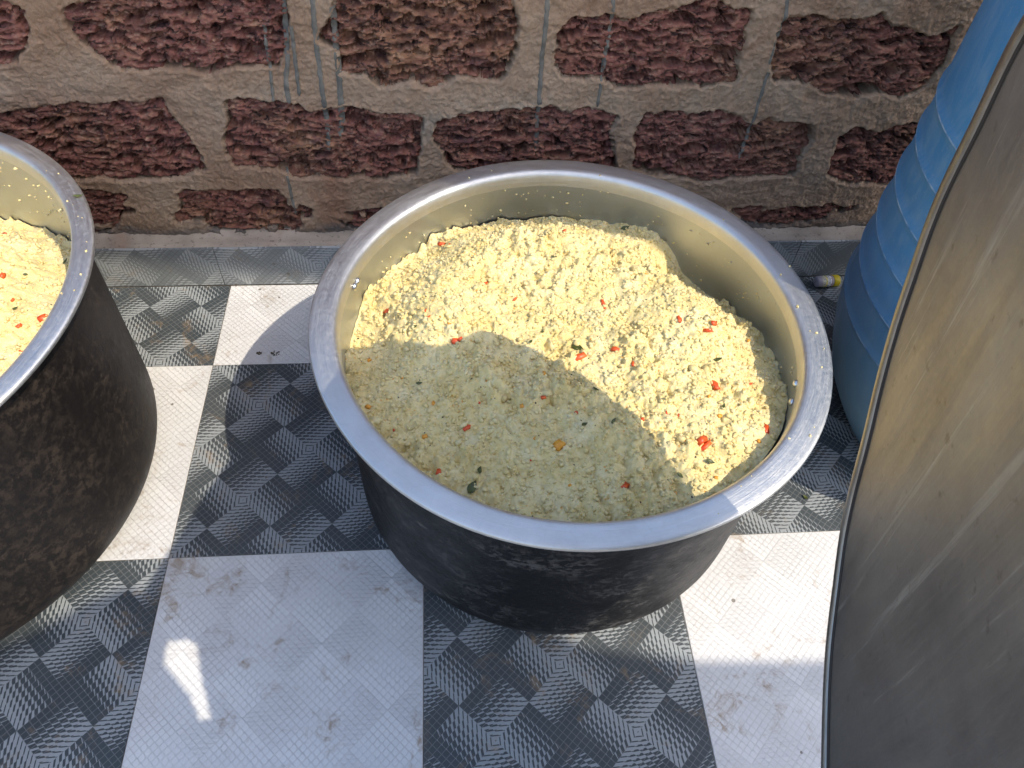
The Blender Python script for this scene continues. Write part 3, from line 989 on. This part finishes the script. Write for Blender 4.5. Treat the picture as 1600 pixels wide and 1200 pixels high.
for zr in RIBZ:
    link('scuffed_rib', lathe('scuffed_rib', [(.2942, zr - .0022), (.2954, zr - .0008), (.2954, zr + .0008), (.2942, zr + .0022)], MAT_SCUFF, 128), drum)

# ------------------------------------------------------------------ small bottle lying by the skirting
m = NT('cloudy_plastic'); m.set(Base_Color=(.40, .36, .40), Roughness=.3); m.b.inputs['Transmission Weight'].default_value = .25; MAT_CLOUD = m.m
m = NT('yellow_cap'); m.set(Base_Color=m.ramp(m.noise(m.obj(), 150, 3), [(.3, (.58, .42, .012)), (.7, (.70, .52, .02))]), Roughness=.4); MAT_CAP = m.m
m = NT('printed_label')
a, r, x, y, z = polar(m)
bands = m.ramp(m.math('DIVIDE', z, .05), [(.28, (.60, .56, .40)), (.36, (.75, .62, .16)), (.44, (.66, .64, .58)), (.52, (.72, .70, .66)), (.62, (.42, .28, .26))])
for e in m.n:
    if e.type == 'VALTORGB': e.color_ramp.interpolation = 'CONSTANT'
blk = m.ramp(m.noise(m.comb(m.math('MULTIPLY', a, 1.6), 0.0, m.math('MULTIPLY', z, 190)), 1.5, 2, .5), [(.52, 0.0), (.54, 1.0)])
m.set(Base_Color=m.mix(m.math('MULTIPLY', blk, .65), bands, (.16, .15, .20)), Roughness=.45)
MAT_LABEL = m.m
P = on_z(1272, 452, 0)
bot = empty('small_bottle', (P[0] + .002, .5865, 0))
tag(bot, 'tiny cloudy bottle with yellow cap lying on its side at the skirting', 'bottle')
for nm, pr, mt in (('bottle_body', [(.0005, 0), (.010, .0003), (.0115, .0015), (.0118, .004), (.0118, .036), (.0110, .0385), (.009, .040)], MAT_CLOUD),
                   ('label', [(.0121, .011), (.0121, .0335)], MAT_LABEL),
                   ('cap', [(.0095, .037), (.0122, .0372), (.0126, .0385), (.0126, .049), (.0120, .0508), (.0100, .0515), (.0003, .0515)], MAT_CAP)):
    o = link(nm, lathe(nm, pr, mt, 40), bot)
    o.rotation_euler = (0, R(90), R(4)); o.location = (0, 0, .0128)

P = on_z(1258, 777, .002)
o = link('leaf_scrap', leaf_mesh(.010, .006, 91), None, (P[0], P[1], .0022), (0, 0, 2.2))
tag(o, 'tiny green leaf scrap on a dark tile between pot and lid', 'leaf scrap')
m = NT('dried_mud'); m.set(Base_Color=m.ramp(m.noise(m.obj(), 300, 4), [(.3, (.055, .040, .024)), (.7, (.13, .10, .065))]), Roughness=.9); MAT_MUD = m.m
for k, (u, v, s_) in enumerate([(405, 552, .0042), (430, 552, .0066)]):
    P = on_z(u, v, 0); n_ = 34; rg_ = np.random.default_rng(700 + k)
    aa = rg_.uniform(0, 6.28, n_); r_ = s_ * np.sqrt(rg_.random(n_)) * np.array(1.0)
    V, Fa = blob_cloud(np.stack([r_ * np.cos(aa) * 1.3, r_ * np.sin(aa), 0 * aa + .0001], -1), .0008 + .0009 * rg_.random(n_), 710 + k, .4)
    o = link('mud_fleck', mesh('mud_fleck', V, Fa, MAT_MUD, True), None, (P[0], P[1], .0002))
    tag(o, ('smaller dried mud fleck on the white tile between the two pots', 'larger ragged mud fleck on the white tile between the two pots')[k], 'mud fleck', 'mud flecks on a white tile')

# ------------------------------------------------------------------ big round lid, upright at the right
m = NT('tarnished_aluminium')
o_ = m.obj()
st = m.map(o_, (1, .16, 1), (0, 0, R(-28)))
n1 = m.noise(st, 10, 6, .65, .5); n2 = m.noise(m.map(o_, (1, .05, 1), (0, 0, R(-24))), 55, 5, .7, .4); n3 = m.noise(o_, 180, 4, .7); n4 = m.noise(o_, 4.5, 5, .6, .3)
c = m.ramp(n4, [(.30, (.23, .20, .175)), (.52, (.31, .275, .235)), (.72, (.38, .345, .295))])
c = m.mix(m.ramp(n1, [(.30, .55), (.50, 0.0)]), c, (.13, .11, .095))
c = m.mix(m.ramp(n2, [(.58, 0.0), (.72, .6)]), c, (.62, .58, .50))
c = m.mix(m.ramp(m.noise(o_, 62, 3, .6), [(.64, 0.0), (.74, .6)]), c, (.17, .14, .11))
m.set(Base_Color=c, Metallic=.78)
m.put(m.b.inputs['Roughness'], m.ramp(m.math('ADD', m.math('MULTIPLY', n2, .6), m.math('MULTIPLY', n3, .4)), [(.32, .40), (.68, .62)]))
m.bump(m.math('ADD', m.math('MULTIPLY', n2, 1.0), m.math('MULTIPLY', n3, .4)), .35, .0011)
MAT_LID = m.m
MAT_LIDRIM = aluminium('lid_edge', (.36, .335, .30), .32, .48, tint=(.24, .20, .16))
m = NT('dark_brown'); m.set(Base_Color=(.035, .026, .020), Roughness=.7); MAT_DARK_SEAM = m.m

LC = np.array([.307, -.596, .820]); LR = .50
az_, tl_ = R(-15), R(-5)
LN = np.array([-math.cos(tl_) * math.cos(az_), -math.cos(tl_) * math.sin(az_), math.sin(tl_)])
LE = np.array([0, 0, 1.0]) - LN[2] * LN; LE /= np.linalg.norm(LE)
LS = np.cross(LN, LE)          # in-plane, towards the wall side
EDGE = [(1598, 28), (1580, 63), (1557, 110), (1527, 180), (1497, 237), (1467, 300), (1440, 370), (1429, 409), (1408, 466), (1390, 526), (1372, 592), (1351, 685), (1331, 757), (1315, 830), (1305, 910), (1292.5, 1010), (1289, 1075), (1286.5, 1200)]
eth, erd = [], []
for u, v in EDGE:
    d = ray(u, v); t = ((LC - CAM) @ LN) / (d @ LN); P = CAM + t * d - LC
    eth.append(math.atan2(P @ LE, P @ LS)); erd.append(math.hypot(P @ LE, P @ LS))
eth = np.array(eth); erd = np.array(erd); o_s = np.argsort(eth); eth = eth[o_s]; erd = erd[o_s]
thL = np.linspace(-math.pi, math.pi, 360, endpoint=False)
off = [(14, .5025), (19, .472), (25, .462), (30, .478), (34, .505), (41, .505), (47, .458), (60, .415), (75, .385), (100, .385), (130, .42), (180, .47), (235, .49)]  # unseen part of the outline, shaped so its shadow edge falls across the meal
base = np.interp(thL, np.concatenate([[R(235 - 360)], eth, [R(a) for a, _ in off]]), np.concatenate([[.49], erd, [b for _, b in off]]))
radL = base.copy()
for _ in range(2):
    radL = np.convolve(np.pad(radL, 2, 'wrap'), np.ones(5) / 5, 'valid')
lid = empty('pot_lid', (0, 0, 0))
tag(lid, 'large scratched tarnished aluminium lid with rolled edge, upright in front of the blue drum', 'lid')
ml = Matrix([[LS[i], LE[i], LN[i], LC[i]] for i in range(3)] + [[0, 0, 0, 1]])
lid.matrix_world = ml


# added opening in the plate, shaped to let a sun patch onto the white tile
SUN_HOLE = []
for u, v in ((255, 1000), (285, 998), (300, 1004), (302, 1035), (306, 1065), (318, 1118), (300, 1126), (285, 1085), (268, 1062), (250, 1040), (248, 1015)):
    P = on_z(u, v, 0); w_ = np.array([.58, -.446, 1.0])
    t = ((LC - P) @ LN) / (w_ @ LN); Q = P + t * w_ - LC
    SUN_HOLE.append((Q @ LS, Q @ LE))
SUN_HOLE = np.array(SUN_HOLE)


def lid_ring(name, rings, mat, close=False):
    V = []
    for (off, zz) in rings:
        rr = radL + off if off > -.3 else radL * (off + 1.3)
        V.append(np.stack([rr * np.cos(thL), rr * np.sin(thL), np.full(len(thL), zz)], -1))
    V = np.array(V); k, n = V.shape[:2]
    i, j = np.meshgrid(np.arange(k - 1), np.arange(n), indexing='ij'); j2 = (j + 1) % n
    Fc = np.stack([i * n + j, (i + 1) * n + j, (i + 1) * n + j2, i * n + j2], -1).reshape(-1, 4)
    if 'plate' in name:
        cen = V.reshape(-1, 3)[Fc].mean(1)
        ins = np.zeros(len(cen), bool)
        for a, b in zip(SUN_HOLE, np.roll(SUN_HOLE, -1, 0)):
            cr = (a[1] > cen[:, 1]) != (b[1] > cen[:, 1])
            ins ^= cr & (cen[:, 0] < (b[0] - a[0]) * (cen[:, 1] - a[1]) / (b[1] - a[1] + 1e-12) + a[0])
        Fc = Fc[~ins]
    return link(name, mesh(name, V.reshape(-1, 3), Fc, mat, True), lid)


# plate: slightly dished, with a back face; off <= -.3 means a fraction of the radius
PL = [(-.0125, -.0015)] + [(-.3 - .01 - t, -.0015 - .012 * math.sin(min(1, t / .9) * math.pi / 2)) for t in np.linspace(.05, .985, 70)]
lid_ring('plate', PL, MAT_LID)
lid_ring('back_plate', [(o_ + 0, z_ - .003) for o_, z_ in PL][::-1], MAT_LID)
lid_ring('rolled_edge', [(-.0135, -.006), (-.0128, -.0004), (-.0118, .0016), (-.0095, .0030), (-.0065, .0034), (-.0032, .0029), (-.0009, .0016), (.0, -.001), (-.0012, -.0040), (-.0036, -.0060), (-.0135, -.006)], MAT_LIDRIM)
lid_ring('dark_seam', [(-.0150, -.0012), (-.0140, .0003), (-.0130, .0004), (-.0122, -.0012)], MAT_DARK_SEAM)  # thin dark strip where the plate meets the rolled edge

# low stool that carries the lid (below the picture)
m = NT('worn_wood'); m.set(Base_Color=m.ramp(m.noise(m.map(m.obj(), (1, 14, 14)), 4, 5, .6), [(.3, (.10, .055, .028)), (.7, (.24, .145, .08))]), Roughness=.7); MAT_WOOD = m.m
low = LC - LE * float(np.interp(-math.pi / 2, thL, radL))
stool = empty('wooden_stool', (low[0], low[1] - .02, 0))
tag(stool, 'low wooden stool under the upright aluminium lid', 'stool')
zt = low[2]
link('seat', box('seat', .34, .22, .03, MAT_WOOD, .004), stool, (0, 0, zt - .015))
for sx in (-1, 1):
    for sy in (-1, 1):
        link('leg', box('leg', .035, .035, zt - .03, MAT_WOOD, .003), stool, (sx * .13, sy * .075, (zt - .03) / 2))

# ------------------------------------------------------------------ added light blockers overhead, out of view, cut to cast the shade
m = NT('brown_blocker'); m.set(Base_Color=m.ramp(m.noise(m.pos(), 3, 4), [(.3, (.16, .12, .08)), (.7, (.24, .19, .13))]), Roughness=.7); MAT_BLOCKER = m.m
m = NT('bamboo'); m.set(Base_Color=m.ramp(m.noise(m.map(m.obj(), (8, 8, 1)), 5, 4), [(.3, (.28, .19, .08)), (.7, (.45, .34, .17))]), Roughness=.55); MAT_BAM = m.m
ZA = 2.60


def up(pf, z=ZA):
    return (pf[0] + .58 * z, pf[1] - .446 * z, z)


def sheet(name, outline, parent, mat, th=.004, holes=()):
    """flat sheet cut to a shadow outline, with thickness"""
    cu = bpy.data.curves.new(name, 'CURVE'); cu.dimensions = '2D'; cu.fill_mode = 'BOTH'; cu.extrude = th / 2
    for pts in (outline,) + tuple(holes):
        sp = cu.splines.new('POLY'); sp.points.add(len(pts) - 1)
        for q, p_ in zip(sp.points, pts): q.co = (p_[0], p_[1], 0, 1)
        sp.use_cyclic_u = True
    tmp = bpy.data.objects.new('tmp', cu); COL.objects.link(tmp)
    dg = bpy.context.evaluated_depsgraph_get()
    me = bpy.data.meshes.new_from_object(tmp.evaluated_get(dg)); me.name = name
    bpy.data.objects.remove(tmp); bpy.data.curves.remove(cu)
    me.materials.clear(); me.materials.append(mat)
    return link(name, me, parent, (0, 0, ZA))


def pole(parent, name, p0, p1, r=.022):
    p0 = Vector(p0); p1 = Vector(p1); L = (p1 - p0).length
    pr = [(.0005, 0), (r, .001)]
    k = max(3, int(L / .32))
    for i in range(k):
        z = L * i / k
        pr += [(r, z + .01), (r * .97, z + L / k / 2), (r, z + L / k - .014), (r * 1.12, z + L / k - .006)]
    pr += [(r, L), (.0005, L)]
    o = link(name, lathe(name, pr, MAT_BAM, 14), parent, p0)
    o.rotation_euler = (p1 - p0).to_track_quat('Z', 'Y').to_euler()


back_edge = [(-1.36, .70), (-.75, .66), (-.45, .635), (-.24, .625), (-.15, .60), (-.06, .56), (.05, .54), (.15, .515), (.28, .48), (.5, .44), (.9, .38), (1.4, .34)]  # blocker edges follow the wanted shade boundary, moved up towards the sun
front_edge = [(-1.36, -.20), (-1.0, -.20), (-.72, -.15), (-.60, -.125), (-.55, -.10), (-.50, -.065), (-.455, -.045), (-.42, -.06), (-.39, -.03), (-.36, .0), (-.2, .0), (.1, -.10), (.25, -.18), (.40, -.205), (.60, -.215), (.9, -.25), (1.4, -.28)]
hole = [(-.42, -.095), (-.31, -.095), (-.27, -.20), (-.265, -.31), (-.34, -.31), (-.42, -.18)]  # opening that lets sun reach the hole in the lid plate
sc = empty('added_shade_frame', (0, 0, 0))
tag(sc, 'added bamboo frame with two unseen brown sheets cut to cast the shade', 'shade frame')
sheet('added_shade_sheet', [up(p_)[:2] for p_ in back_edge] + [up((1.4, .98))[:2], up((-1.36, .98))[:2]], sc, MAT_BLOCKER)
sheet('added_shade_sheet', [up(p_)[:2] for p_ in front_edge] + [up((1.4, -.62))[:2], up((-1.36, -.62))[:2]], sc, MAT_BLOCKER, holes=([up(p_)[:2] for p_ in hole],))
yf = up((0, -.66))[1]
for xf in (-1.40, 1.44):
    xx = up((xf, 0))[0]
    pole(sc, 'pole', (xx, yf, 0), (xx, yf, ZA + .05))
    pole(sc, 'pole', (xx, 1.05, -.05), (xx, 1.05, ZA + .05))
    pole(sc, 'rafter', (xx, yf - .05, ZA + .027), (xx, 1.12, ZA + .027))
for ya in (-.62, .98):
    pole(sc, 'crossbar', (up((-1.46, 0))[0], up((0, ya))[1], ZA + .024), (up((1.5, 0))[0], up((0, ya))[1], ZA + .024), .02)

scene.render.engine = 'CYCLES'
scene.cycles.max_bounces = 8
